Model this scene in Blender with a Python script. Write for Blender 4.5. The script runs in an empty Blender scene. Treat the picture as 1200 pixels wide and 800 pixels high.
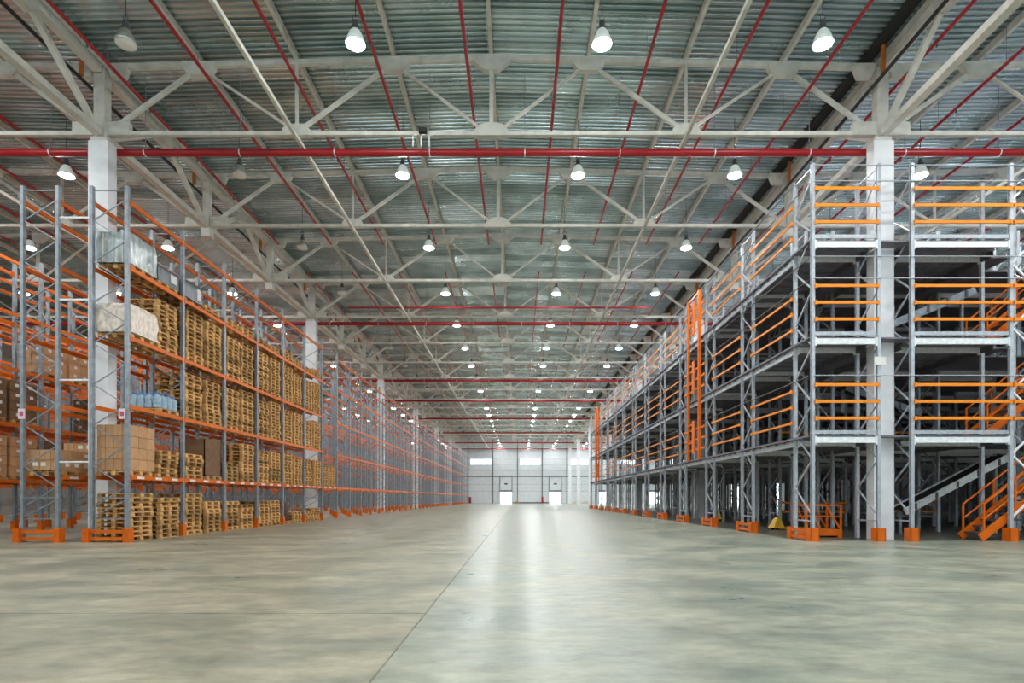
import bpy, math, random
from mathutils import Vector, Matrix
random.seed(7)
S = bpy.context.scene
COL = S.collection

# ------------------------------------------------------------------ camera, world, exposure
F = 667.0; VPX, VPY = 608.0, 583.0; CAM_H = 1.30
cam = bpy.data.cameras.new('camera'); camo = bpy.data.objects.new('camera', cam); COL.objects.link(camo)
camo.location = (0, 0, CAM_H); camo.rotation_euler = (math.pi / 2, 0, 0)
cam.sensor_width = 36.0; cam.lens = F / 1200 * 36
cam.shift_x = (600 - VPX) / 1200; cam.shift_y = (VPY - 400) / 1200
cam.clip_start = 0.1; cam.clip_end = 500
S.camera = camo
W = bpy.data.worlds.new('world'); S.world = W; W.use_nodes = True
wn = W.node_tree.nodes; wl = W.node_tree.links
bg = wn['Background']; bg.inputs[0].default_value = (0.78, 0.93, 1.0, 1); bg.inputs[1].default_value = 5.5
S.view_settings.view_transform = 'Standard'; S.view_settings.look = 'None'
S.view_settings.gamma = 1.0; S.view_settings.use_curve_mapping = False
S.view_settings.exposure = 0.26
try:
    S.cycles.use_denoising = True; S.cycles.max_bounces = 7; S.cycles.diffuse_bounces = 4; S.cycles.glossy_bounces = 3
    S.cycles.sample_clamp_indirect = 6.0; S.cycles.use_light_tree = True
except Exception: pass
LAMP_STRENGTH = 300.0

# ------------------------------------------------------------------ materials
def new_mat(name):
    m = bpy.data.materials.new(name); m.use_nodes = True
    nt = m.node_tree; b = nt.nodes['Principled BSDF']
    return m, nt, b
def N(nt, t, **kw):
    n = nt.nodes.new(t)
    for k, v in kw.items(): setattr(n, k, v)
    return n
def mat(name, c, rough=.5, metal=0., var=0.12, scale=6., rnd=0., stretch=(1, 1, 1), bump=0., spec=.5, c2=None):
    m, nt, b = new_mat(name); L = nt.links.new
    tc = N(nt, 'ShaderNodeTexCoord'); mp = N(nt, 'ShaderNodeMapping'); mp.inputs['Scale'].default_value = stretch
    L(tc.outputs['Object'], mp.inputs['Vector'])
    nz = N(nt, 'ShaderNodeTexNoise'); nz.inputs['Scale'].default_value = scale; nz.inputs['Detail'].default_value = 5
    L(mp.outputs[0], nz.inputs['Vector'])
    mx = N(nt, 'ShaderNodeMix', data_type='RGBA')
    d = c2 or tuple(max(0, x * (1 - 2 * var)) for x in c)
    e = tuple(min(1, x * (1 + 2 * var)) for x in c) if c2 is None else c
    mx.inputs[6].default_value = (*d, 1); mx.inputs[7].default_value = (*e, 1)
    rp = N(nt, 'ShaderNodeMapRange'); rp.inputs[1].default_value = .3; rp.inputs[2].default_value = .7
    L(nz.outputs['Fac'], rp.inputs[0]); L(rp.outputs[0], mx.inputs[0])
    out = mx.outputs[2]
    if rnd:
        oi = N(nt, 'ShaderNodeObjectInfo'); hs = N(nt, 'ShaderNodeHueSaturation')
        r1 = N(nt, 'ShaderNodeMapRange'); r1.inputs[3].default_value = 1 - rnd; r1.inputs[4].default_value = 1 + rnd
        L(oi.outputs['Random'], r1.inputs[0]); L(r1.outputs[0], hs.inputs['Value'])
        L(out, hs.inputs['Color']); out = hs.outputs[0]
    L(out, b.inputs['Base Color'])
    b.inputs['Roughness'].default_value = rough; b.inputs['Metallic'].default_value = metal
    b.inputs['Specular IOR Level'].default_value = spec
    if bump:
        bp = N(nt, 'ShaderNodeBump'); bp.inputs['Strength'].default_value = bump; bp.inputs['Distance'].default_value = .02
        L(nz.outputs['Fac'], bp.inputs['Height']); L(bp.outputs[0], b.inputs['Normal'])
    return m
def emit(name, c, s):
    m, nt, b = new_mat(name)
    b.inputs['Base Color'].default_value = (*c, 1); b.inputs['Emission Color'].default_value = (*c, 1); b.inputs['Emission Strength'].default_value = s
    return m
M = {}
M['orange'] = mat('orange_paint', (.68, .135, .006), .45, 0, .06, 4, .08, spec=.25)
M['rail_orange'] = mat('light_orange_paint', (.92, .27, .012), .42, 0, .05, 4, .04, spec=.3)
M['steel'] = mat('galvanised_steel', (.27, .305, .345), .42, .4, .1, 9, .06)
M['mezz_steel'] = mat('light_galvanised_steel', (.44, .47, .52), .42, .3, .08, 9, .06)
M['pale_steel'] = mat('pale_zinc_steel', (.80, .82, .85), .45, .1, .06, 9, .04)
M['truss'] = mat('truss_paint', (.66, .645, .59), .5, 0, .07, 3, .05)
M['white'] = mat('white_paint', (.80, .80, .84), .45, 0, .04, 2)
M['red'] = mat('red_pipe_paint', (.36, .005, .011), .35, 0, .06, 3)
M['black'] = mat('black_pipe', (.018, .018, .02), .5, 0, .1, 3)
M['drain'] = mat('orange_plastic_pipe', (.50, .14, .02), .5, 0, .08, 3)
M['dark'] = mat('dark_steel', (.10, .105, .115), .55, .2, .1, 4)
M['wood'] = mat('pallet_wood', (.62, .36, .145), .8, 0, .1, 5, .46, (1, .25, 1), .2, .2, (.42, .225, .085))
M['carton'] = mat('brown_cardboard', (.52, .29, .15), .8, 0, .05, 4, .13, spec=.2)
M['brown'] = mat('dark_cardboard', (.20, .115, .065), .85, 0, .08, 4, .08, spec=.2)
M['sealant'] = mat('joint_filler', (.20, .19, .15), .8, 0, .2, 3)
M['tape'] = mat('packing_tape', (.46, .27, .14), .35, 0, .03, 5)
M['paper'] = mat('white_label_paper', (.75, .73, .72), .7, 0, .03, 5)
M['pink'] = mat('pink_sign_plate', (.80, .62, .66), .6, 0, .03, 5)
M['pinkmark'] = mat('sign_print', (.42, .10, .18), .6, 0, .1, 30)
M['film_grey'] = mat('grey_stretch_film', (.42, .47, .48), .2, 0, .26, 6, 0, (1, 1, .3), .9)
M['film_white'] = mat('milky_stretch_film', (.76, .64, .55), .3, 0, .16, 9, 0, (1, 1, .6), 1.0)
M['film_dark'] = mat('black_stretch_film', (.10, .11, .13), .3, 0, .25, 6, 0, (1, 1, .4), .5)
M['reddish'] = mat('brown_roll_wrap', (.10, .045, .035), .6, 0, .1, 5)
M['shade'] = mat('lamp_reflector', (.55, .56, .54), .3, .6, .03, 5)
M['lit_shade'] = emit('glowing_lamp_reflector', (.90, 1, .96), .10)
M['unlit'] = mat('lamp_glass', (.78, .76, .72), .2, 0, .03, 5)
M['lit'] = emit('lamp_glow', (.97, 1, .985), LAMP_STRENGTH)
M['deck'] = mat('mezzanine_deck', (.20, .195, .225), .6, .2, .12, 3)
M['panel'] = mat('sandwich_panel', (.70, .74, .78), .4, 0, .03, 1.5, .03)
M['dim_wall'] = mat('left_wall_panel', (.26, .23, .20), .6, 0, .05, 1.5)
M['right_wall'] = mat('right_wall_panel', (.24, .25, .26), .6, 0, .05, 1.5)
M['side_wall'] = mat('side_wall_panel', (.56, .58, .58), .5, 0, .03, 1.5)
M['seam'] = mat('seam_trim', (.16, .18, .20), .5, 0, .05, 3)
M['yellow'] = mat('yellow_paint', (.75, .42, .02), .45, 0, .06, 4)
M['bright_yellow'] = mat('bright_yellow_paint', (.80, .62, .03), .45, 0, .06, 4)
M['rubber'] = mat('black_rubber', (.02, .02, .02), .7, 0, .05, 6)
M['blue_cap'] = mat('blue_plastic_cap', (.04, .22, .60), .4, 0, .03, 6)
M['blue_block'] = mat('blue_paint', (.03, .10, .35), .5, 0, .05, 6)
M['asphalt'] = mat('outside_concrete', (.55, .55, .53), .9, 0, .05, 1)
m, nt, b = new_mat('water_bottle'); M['bottle'] = m
b.inputs['Base Color'].default_value = (.50, .66, .80, 1); b.inputs['Roughness'].default_value = .12
b.inputs['Transmission Weight'].default_value = .35; b.inputs['IOR'].default_value = 1.33
m, nt, b = new_mat('window_glass'); M['glass'] = m
for n in list(nt.nodes):
    if n.type == 'BSDF_PRINCIPLED': nt.nodes.remove(n)
tr = N(nt, 'ShaderNodeBsdfTransparent'); tr.inputs[0].default_value = (.92, .96, .97, 1)
gl = N(nt, 'ShaderNodeBsdfGlossy'); gl.inputs['Roughness'].default_value = .05
ms = N(nt, 'ShaderNodeMixShader'); ms.inputs[0].default_value = .06
nt.links.new(tr.outputs[0], ms.inputs[1]); nt.links.new(gl.outputs[0], ms.inputs[2])
nt.links.new(ms.outputs[0], [n for n in nt.nodes if n.type == 'OUTPUT_MATERIAL'][0].inputs[0])

# corrugated deck: zinc coated sheet
m, nt, b = new_mat('corrugated_zinc'); M['roof'] = m; L = nt.links.new
geo = N(nt, 'ShaderNodeNewGeometry'); mp = N(nt, 'ShaderNodeMapping'); mp.inputs['Scale'].default_value = (1 / 6.14, 1 / .82, 0)
mp.inputs['Location'].default_value = (.16, 0, 0)
L(geo.outputs['Position'], mp.inputs[0])
fl_ = N(nt, 'ShaderNodeVectorMath', operation='FLOOR'); L(mp.outputs[0], fl_.inputs[0])
wn_ = N(nt, 'ShaderNodeTexWhiteNoise', noise_dimensions='2D'); L(fl_.outputs[0], wn_.inputs['Vector'])
nz = N(nt, 'ShaderNodeTexNoise'); nz.inputs['Scale'].default_value = .9; nz.inputs['Detail'].default_value = 4; L(geo.outputs['Position'], nz.inputs['Vector'])
ad = N(nt, 'ShaderNodeMath', operation='MULTIPLY_ADD'); ad.inputs[1].default_value = .55; L(wn_.outputs['Value'], ad.inputs[0]); L(nz.outputs['Fac'], ad.inputs[2])
rg = N(nt, 'ShaderNodeMapRange'); rg.inputs[1].default_value = .3; rg.inputs[2].default_value = 1.2; rg.inputs[3].default_value = .12; rg.inputs[4].default_value = .42
L(ad.outputs[0], rg.inputs[0]); L(rg.outputs[0], b.inputs['Roughness'])
cm = N(nt, 'ShaderNodeMix', data_type='RGBA'); cm.inputs[6].default_value = (.78, .88, .90, 1); cm.inputs[7].default_value = (.26, .35, .345, 1)
rg2 = N(nt, 'ShaderNodeMapRange'); rg2.inputs[1].default_value = .3; rg2.inputs[2].default_value = 1.2; L(ad.outputs[0], rg2.inputs[0]); L(rg2.outputs[0], cm.inputs[0])
L(cm.outputs[2], b.inputs['Base Color']); b.inputs['Metallic'].default_value = .9

# polished concrete floor
m, nt, b = new_mat('polished_concrete'); M['floor'] = m; L = nt.links.new
geo = N(nt, 'ShaderNodeNewGeometry')
mp = N(nt, 'ShaderNodeMapping'); mp.inputs['Scale'].default_value = (.6, 1.0, 1); L(geo.outputs['Position'], mp.inputs[0])
n1 = N(nt, 'ShaderNodeTexNoise'); n1.inputs['Scale'].default_value = .9; n1.inputs['Detail'].default_value = 9; n1.inputs['Roughness'].default_value = .6; n1.inputs['Distortion'].default_value = .3
n2 = N(nt, 'ShaderNodeTexNoise'); n2.inputs['Scale'].default_value = 4.5; n2.inputs['Detail'].default_value = 8; n2.inputs['Roughness'].default_value = .7
n3 = N(nt, 'ShaderNodeTexNoise'); n3.inputs['Scale'].default_value = .22; n3.inputs['Detail'].default_value = 3
for n in (n1, n2): L(mp.outputs[0], n.inputs['Vector'])
L(geo.outputs['Position'], n3.inputs['Vector'])
cr = N(nt, 'ShaderNodeMix', data_type='RGBA'); cf = N(nt, 'ShaderNodeMapRange'); cf.interpolation_type = 'SMOOTHSTEP'; cf.inputs[1].default_value = .29; cf.inputs[2].default_value = .71
cr.inputs[6].default_value = (.195, .215, .185, 1); cr.inputs[7].default_value = (.365, .342, .268, 1)
L(n1.outputs['Fac'], cf.inputs[0]); L(cf.outputs[0], cr.inputs[0])
mr = N(nt, 'ShaderNodeMapRange'); mr.inputs[1].default_value = .3; mr.inputs[2].default_value = .7; mr.inputs[3].default_value = .70; mr.inputs[4].default_value = 1.30
L(n2.outputs['Fac'], mr.inputs[0])
hs = N(nt, 'ShaderNodeHueSaturation'); L(cr.outputs[2], hs.inputs['Color']); L(mr.outputs[0], hs.inputs['Value'])
sp = N(nt, 'ShaderNodeSeparateXYZ'); L(geo.outputs['Position'], sp.inputs[0])
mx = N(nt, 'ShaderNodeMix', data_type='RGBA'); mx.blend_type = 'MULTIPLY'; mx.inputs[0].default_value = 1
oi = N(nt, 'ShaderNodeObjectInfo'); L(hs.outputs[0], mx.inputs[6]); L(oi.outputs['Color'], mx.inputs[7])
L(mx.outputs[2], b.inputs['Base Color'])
rr = N(nt, 'ShaderNodeMapRange'); rr.inputs[1].default_value = .3; rr.inputs[2].default_value = .7; rr.inputs[3].default_value = .27; rr.inputs[4].default_value = .42
L(n1.outputs['Fac'], rr.inputs[0]); L(rr.outputs[0], b.inputs['Roughness'])
b.inputs['Specular IOR Level'].default_value = .36
bp = N(nt, 'ShaderNodeBump'); bp.inputs['Strength'].default_value = .05; bp.inputs['Distance'].default_value = .01
L(n2.outputs['Fac'], bp.inputs['Height']); L(bp.outputs[0], b.inputs['Normal'])

# ------------------------------------------------------------------ mesh helpers
class MB:
    def __init__(s): s.v = []; s.f = []; s.mi = []; s.sm = []
    def add(s, vs, fs, mi=0, smooth=False):
        o = len(s.v); s.v += [tuple(p) for p in vs]
        for f in fs: s.f.append(tuple(o + i for i in f)); s.mi.append(mi); s.sm.append(smooth)
        return s
    def box(s, cx, cy, cz, sx, sy, sz, mi=0):
        hx, hy, hz = sx / 2, sy / 2, sz / 2
        vs = [(cx + a * hx, cy + b_ * hy, cz + c * hz) for c in (-1, 1) for b_ in (-1, 1) for a in (-1, 1)]
        return s.add(vs, [(0, 2, 3, 1), (4, 5, 7, 6), (0, 1, 5, 4), (2, 6, 7, 3), (0, 4, 6, 2), (1, 3, 7, 5)], mi)
    def bb(s, x0, x1, y0, y1, z0, z1, mi=0):
        return s.box((x0 + x1) / 2, (y0 + y1) / 2, (z0 + z1) / 2, abs(x1 - x0), abs(y1 - y0), abs(z1 - z0), mi)
    def frame(s, p, q, up=(0, 0, 1)):
        p, q = Vector(p), Vector(q); d = (q - p).normalized(); u = Vector(up)
        if abs(d.dot(u)) > .98: u = Vector((0, 1, 0))
        a = d.cross(u).normalized(); b_ = a.cross(d).normalized()
        return p, q, a, b_
    def prof(s, p, q, pts, mi=0, up=(0, 0, 1), smooth=False, cap=True):
        p, q, a, b_ = s.frame(p, q, up); n = len(pts)
        vs = [p + a * x_ + b_ * y_ for x_, y_ in pts] + [q + a * x_ + b_ * y_ for x_, y_ in pts]
        s.add(vs, [(i, n + i, n + (i + 1) % n, (i + 1) % n) for i in range(n)], mi, smooth)
        if cap: s.add(vs, [tuple(range(n)), tuple(range(2 * n - 1, n - 1, -1))], mi)
        return s
    def bar(s, p, q, w, h=None, mi=0, up=(0, 0, 1)):
        h = h or w; w /= 2; h /= 2
        return s.prof(p, q, [(-w, -h), (w, -h), (w, h), (-w, h)], mi, up)
    def chan(s, p, q, w, h, t, mi=0, up=(0, 0, 1)):      # C section, web at -w/2
        w /= 2; h /= 2
        return s.prof(p, q, [(-w, -h), (w, -h), (w, -h + t), (-w + t, -h + t), (-w + t, h - t), (w, h - t), (w, h), (-w, h)], mi, up)
    def tube(s, p, q, r, n=8, mi=0):
        return s.prof(p, q, [(r * math.cos(i * 2 * math.pi / n), r * math.sin(i * 2 * math.pi / n)) for i in range(n)], mi, smooth=True)
    def lathe(s, pr, n=12, mi=0, c=(0, 0, 0)):
        vs = [(c[0] + r * math.cos(i * 2 * math.pi / n), c[1] + r * math.sin(i * 2 * math.pi / n), c[2] + z) for r, z in pr for i in range(n)]
        fs = [(k * n + i, k * n + (i + 1) % n, (k + 1) * n + (i + 1) % n, (k + 1) * n + i) for k in range(len(pr) - 1) for i in range(n)]
        s.add(vs, fs, mi, True)
        return s
    def poly(s, pts, axis, t, at=0., mi=0):               # flat plate: pts (a, z) in the x-z (axis y) or y-z (axis x) plane
        n = len(pts); vs = []
        for d in (-t / 2, t / 2): vs += [((a, at + d, z) if axis == 'y' else (at + d, a, z)) for a, z in pts]
        return s.add(vs, [tuple(range(n)), tuple(range(2 * n - 1, n - 1, -1))] + [(i, (i + 1) % n, n + (i + 1) % n, n + i) for i in range(n)], mi)
    def mesh(s, name, *mats):
        me = bpy.data.meshes.new(name); me.from_pydata(s.v, [], s.f)
        for k in mats: me.materials.append(M[k])
        me.polygons.foreach_set('material_index', s.mi); me.polygons.foreach_set('use_smooth', s.sm)
        me.update(); return me

def obj(name, me, parent=None, loc=(0, 0, 0), rz=0., rot=None):
    o = bpy.data.objects.new(name, me); COL.objects.link(o)
    o.location = loc
    if rot: o.rotation_euler = rot
    elif rz: o.rotation_euler = (0, 0, rz)
    if parent is not None: o.parent = parent
    return o
def tag(o, label=None, cat=None, group=None, kind=None):
    if label: o['label'] = label
    if cat: o['category'] = cat
    if group: o['group'] = group
    if kind: o['kind'] = kind
    return o
def thing(name, label, cat, loc=(0, 0, 0), group=None):
    return tag(obj(name, None, None, loc), label, cat, group)
ORD = ['first', 'second', 'third', 'fourth', 'fifth', 'sixth', 'seventh', 'eighth', 'ninth', 'tenth', 'eleventh', 'twelfth', 'thirteenth', 'fourteenth',
       'fifteenth', 'sixteenth', 'seventeenth', 'eighteenth', 'nineteenth', 'twentieth', 'twenty-first', 'twenty-second', 'twenty-third', 'twenty-fourth']

# ------------------------------------------------------------------ layout numbers (metres; x right, y away from the camera, z up)
XL, XR = -13.02, 11.30                 # the two lines of columns
XC = (XL + XR) / 2; HALF = (XR - XL) / 2; SPAN = XR - XL
WALL_L, WALL_R = XL - SPAN, XR + SPAN
Y0, YEND = -14.0, 132.0
ZB, ZT, RISE = 12.66, 14.72, 0.30      # truss chords
COL_Y = 17.80; TRUSS_Y = [COL_Y + 6 * k for k in range(20)]
TRUSS_Y = [y for y in TRUSS_Y if y < YEND - .2]
def roof_rise(x):
    u = ((x - XL) % SPAN) / SPAN
    return RISE * (1 - abs(2 * u - 1))
def roof_z(x): return ZT + .30 + roof_rise(x)

# ------------------------------------------------------------------ floor, walls, ceiling
fl = tag(obj('floor', MB().bb(WALL_L, WALL_R, Y0, YEND, -.30, -.025).mesh('floor_base', 'seam')), kind='structure')
JX = -1.05
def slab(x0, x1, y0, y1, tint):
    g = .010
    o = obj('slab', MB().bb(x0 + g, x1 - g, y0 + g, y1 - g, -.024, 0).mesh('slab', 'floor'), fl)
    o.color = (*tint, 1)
ME, MF = 8.62, 17.25                     # the slab with the darker tint under the mezzanine starts here
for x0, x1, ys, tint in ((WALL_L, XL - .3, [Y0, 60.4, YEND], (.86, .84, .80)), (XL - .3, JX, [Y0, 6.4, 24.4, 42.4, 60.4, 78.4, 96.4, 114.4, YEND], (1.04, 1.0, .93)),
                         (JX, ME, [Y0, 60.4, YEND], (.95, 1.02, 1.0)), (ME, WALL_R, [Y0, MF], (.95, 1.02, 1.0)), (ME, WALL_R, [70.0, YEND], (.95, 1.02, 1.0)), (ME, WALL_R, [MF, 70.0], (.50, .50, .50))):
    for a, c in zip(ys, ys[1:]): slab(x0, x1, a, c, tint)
me = MB().bb(JX - .013, JX + .013, Y0, YEND, -.02, -.004).mesh('joint_sealant', 'sealant'); obj('joint_sealant', me, fl)

# ceiling: trapezoidal sheet, ribs run across the hall
cb = MB(); P = .205
yb = []; y = Y0
while y < YEND:
    yb += [(y, 0), (y + .075, 0), (y + .10, .07), (y + .18, .07)]; y += P
yb = [(a, c) for a, c in yb if a < YEND]
xb = [WALL_L, XL - HALF, XL, XC, XR, XR + HALF, WALL_R]
for i in range(6):
    o = len(cb.v)
    for a, c in yb:
        for xx in (xb[i], xb[i + 1]):
            u = 0 if (i + (xx == xb[i + 1])) % 2 == 0 else RISE
            cb.v.append((xx, a, ZT + .30 + u + c))
    for k in range(len(yb) - 1):
        cb.f.append((o + 2 * k, o + 2 * k + 2, o + 2 * k + 3, o + 2 * k + 1)); cb.mi.append(0); cb.sm.append(False)
ceil_ = tag(obj('ceiling', cb.mesh('ceiling', 'roof')), kind='structure')
roof_top = obj('roof_membrane', MB().bb(WALL_L - .3, WALL_R + .3, Y0 - .3, YEND + .3, ZT + .76, ZT + .86).mesh('roof_membrane', 'seam'), ceil_)
PN = HALF / 4
pur = MB().chan((0, 6.0, 0), (0, YEND - .15, 0), .11, .22, .022).mesh('purlin', 'truss')
for sp_ in (-1, 0, 1):
    for k in range(-4, 5):
        if k == -4 and sp_ > -1: continue
        xx = XC + sp_ * SPAN + k * PN
        if abs(xx - WALL_L) < .3 or abs(xx - WALL_R) < .3: continue
        obj('purlin', pur, ceil_, (xx, 0, ZT + .185 + roof_rise(xx)))
strut = MB().bar((0, 6.0, 0), (0, YEND - .15, 0), .10, .12).mesh('longitudinal_strut', 'truss')
for sp_ in (-1, 0, 1):
    for k in (-2, 2): obj('longitudinal_strut', strut, ceil_, (XC + sp_ * SPAN + k * PN, 0, ZB - .10))

obj('dark_valley_strip', MB().bb(XR - .60, XR - .20, 6, YEND - .2, ZT + .27, ZT + .295).mesh('dark_valley_strip', 'rubber'), ceil_)  # flat dark strip just below the roof sheet, beside the right column line
# far wall with dock openings and window strips
wb = tag(obj('wall_back', MB().bb(WALL_L, WALL_R, YEND + .36, YEND + .42, 10.3, ZT + .8).mesh('wall_back', 'panel')), kind='structure')
DIV = [XC + (k - 2) * 5.72 + .55 for k in range(-5, 10)]
DIV = [WALL_L] + [d for d in DIV if WALL_L + 1 < d < WALL_R - 1] + [WALL_R]
DOCKS = [(-4.36, -1.60), (7.07, 9.83), (18.6, 21.4), (30.0, 32.8), (-15.8, -13.0)]
WINS = [(-11.2, -6.35), (.30, 5.10), (11.9, 16.5), (23.2, 28.0)]
def cut(segs, a, b_):
    out = []
    for s0, s1 in segs:
        if b_ <= s0 or a >= s1: out.append((s0, s1)); continue
        if s0 < a: out.append((s0, a))
        if b_ < s1: out.append((b_, s1))
    return out
bands = [(0, 2.8), (2.8, 4.4), (4.4, 6.1), (6.1, 7.6), (7.6, 9.0), (9.0, 10.25), (10.25, 12.2), (12.2, ZT + .75)]
for z0, z1 in bands:
    for d0, d1 in zip(DIV, DIV[1:]):
        segs = [(d0, d1)]
        if z0 < 2.5:
            for a, c in DOCKS[:4]: segs = cut(segs, a, c)
        if z0 == 9.0:
            for a, c in WINS: segs = cut(segs, a, c)
        for s0, s1 in segs:
            if s1 - s0 > .05: obj('panel', MB().bb(s0 + .012, s1 - .012, YEND, YEND + .16, z0 + .02, z1 - .02).mesh('panel', 'panel'), wb)
# backing behind the seams
bk = MB()
for z0, z1, cuts in ((0, 2.8, DOCKS[:4]), (2.8, 9.0, []), (9.0, 10.25, WINS), (10.25, ZT + .75, [])):
    segs = [(WALL_L, WALL_R)]
    for a, c in cuts: segs = cut(segs, a, c)
    for s0, s1 in segs: bk.bb(s0, s1, YEND + .16, YEND + .20, z0, z1)
obj('backing_sheet', bk.mesh('backing_sheet', 'seam'), wb)
for d in DIV[1:-1]: obj('wall_post', MB().bb(d - .11, d + .11, YEND - .14, YEND - .005, 0, ZT + .1).mesh('wall_post', 'seam'), wb)
obj('wall_rail', MB().bb(WALL_L, WALL_R, YEND - .06, YEND - .005, 6.08, 6.24).mesh('wall_rail', 'seam'), wb)
obj('base_curb', MB().bb(DOCKS[0][1] + .2, DOCKS[1][0] - .2, YEND - .10, YEND - .005, 0, .30).mesh('base_curb', 'seam'), wb)
for i, (a, c) in enumerate(WINS):
    wnd = tag(obj('window_%d' % (i + 1), MB().bb(a, c, YEND + .06, YEND + .075, 9.0, 10.25).mesh('window', 'glass')), kind='structure')
    fr = MB().bb(a, c, YEND - .01, YEND + .12, 9.0, 9.05).bb(a, c, YEND - .01, YEND + .12, 10.2, 10.25)
    for k in range(5):
        xx = a + (c - a) * k / 4; fr.bb(xx - .025, xx + .025, YEND - .01, YEND + .12, 9.0, 10.25)
    obj('window_frame', fr.mesh('window_frame', 'panel'), wnd)
for i, (a, c) in enumerate(DOCKS):
    opened = i < 4; w = c - a
    d = tag(obj('door_%d' % (i + 1), None, None, ((a + c) / 2, YEND - .2, 0)), kind='structure')
    h0 = 3.0 if opened else 0.1
    n = 3 if opened else 5; hh = (6.0 - h0) / n if opened else 5.9 / n
    for k in range(n):
        z0 = h0 + k * hh
        pn = obj('door_panel', MB().bb(-w / 2 + .06, w / 2 - .06, 0, .06, z0 + .01, z0 + hh - .01).mesh('door_panel', 'panel'), d)
        if k == 1:
            obj('door_window', MB().box(0, -.012, z0 + hh / 2, .75, .03, .30).mesh('door_window', 'rubber'), pn)
    for s_ in (-1, 1): obj('door_jamb', MB().box(s_ * (w / 2 + .02), 0, 3.05, .13, .16, 6.1).mesh('door_jamb', 'seam'), d)
    obj('door_header', MB().box(0, 0, 6.12, w + .2, .16, .14).mesh('door_header', 'seam'), d)
    obj('door_seal', MB().box(0, .03, h0 - .18, w - .1, .14, .36).mesh('door_seal', 'rubber'), d)
for i, xx in enumerate((-11.25, 5.45)):
    t = thing('fire_cabinet', ['red fire hose cabinet on the far wall beside the left racks', 'red fire hose cabinet between the two open dock doors'][i], 'fire cabinet', (xx, YEND - .32, 0), 'red fire cabinets')
    obj('cabinet_body', MB().box(0, 0, .75, .42, .3, 1.5).mesh('cabinet_body', 'red'), t)
    obj('cabinet_door', MB().box(0, -.165, .75, .36, .03, 1.38).mesh('cabinet_door', 'red'), t)
    obj('cabinet_handle', MB().box(.13, -.19, .8, .03, .02, .16).mesh('cabinet_handle', 'paper'), t)
for i, xx in enumerate((-.6, 11.6, 13.3, 15.4)):
    g = MB()
    g.tube((-.55, 0, .34), (.55, 0, .34), .06)
    for s_ in (-.5, .5): g.tube((s_, 0, 0), (s_, 0, .34), .055)
    lab = ['low yellow barrier rail beside the left dock door on far wall', 'low yellow barrier rail right of the second dock door', 'low yellow barrier rail in front of far right wall panel', 'low yellow barrier rail furthest right along the far wall'][i]
    t = thing('barrier_rail', lab, 'barrier', (xx, YEND - 1.0, 0), 'yellow barriers at the far wall')
    obj('rail', MB().tube((-.55, 0, .34), (.55, 0, .34), .06).mesh('rail', 'yellow'), t)
    for s_ in (-.5, .5): obj('post', MB().tube((s_, 0, 0), (s_, 0, .34), .055).mesh('post', 'yellow'), t)
# side walls and the wall behind the camera
tag(obj('wall_left', MB().bb(WALL_L - .2, WALL_L, Y0, YEND, 0, ZT + .7).mesh('wall_left', 'dim_wall')), kind='structure')
wr = MB(); ydo = [(78, 82), (92, 96), (108, 112)]
segs = [(Y0, YEND)]
for a, c in ydo: segs = cut(segs, a, c)
for a, c in segs: wr.bb(WALL_R, WALL_R + .2, a, c, 0, 3.6)
wr.bb(WALL_R, WALL_R + .2, Y0, YEND, 3.6, 9.2); wr.bb(WALL_R, WALL_R + .2, Y0, YEND, 10.6, ZT + .7)
for k in range(25):
    yy = Y0 + k * 6; wr.bb(WALL_R, WALL_R + .2, yy, yy + .6, 9.2, 10.6)
tag(obj('wall_right', wr.mesh('wall_right', 'right_wall')), kind='structure')
tag(obj('window_5', MB().bb(WALL_R + .08, WALL_R + .1, Y0, YEND, 9.2, 10.6).mesh('window_strip', 'glass')), kind='structure')
wf = MB().bb(WALL_L, WALL_R, Y0 - .2, Y0, 0, 9.0).bb(WALL_L, WALL_R, Y0 - .2, Y0, 11.0, ZT + .7)
for k in range(13): xx = WALL_L + k * 6; wf.bb(xx, xx + .6, Y0 - .2, Y0, 9.0, 11.0)
tag(obj('wall_front', wf.mesh('wall_front', 'side_wall')), kind='structure')
tag(obj('window_6', MB().bb(WALL_L, WALL_R, Y0 - .1, Y0 - .08, 9.0, 11.0).mesh('window_strip', 'glass')), kind='structure')
tag(obj('ground_outside', MB().bb(-120, 120, YEND + .5, YEND + 60, -.4, -.1).bb(WALL_R + .3, 120, Y0, YEND + .5, -.4, -.1).mesh('ground_outside', 'asphalt')), kind='structure')

# ------------------------------------------------------------------ columns
def column(x, y, label, near):
    t = thing('column', label, 'column', (x, y, 0), 'columns in the left line' if x < 0 else 'columns in the right line')
    obj('shaft', MB().box(0, 0, 6.18, .62, .38, 12.36).mesh('shaft', 'white'), t)
    hd = MB().box(0, 0, 13.5, .34, .30, 2.28).box(0, 0, 12.42, .5, .36, .12)
    obj('steel_head', hd.mesh('steel_head', 'truss'), t)
for k in range(7):
    y = COL_Y + 18 * k
    wl_ = ['nearest the camera', 'second from the camera', 'third from the camera', 'fourth from the camera', 'fifth from the camera', 'sixth from the camera', 'nearest the far wall'][k]
    column(XL, y, 'white column rising between the left racks, ' + wl_, k < 2)
    column(XR, y, ('white column standing in the right mezzanine, ' if k < 3 else 'white column in the line right of the aisle, ') + wl_, k < 2)

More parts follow.
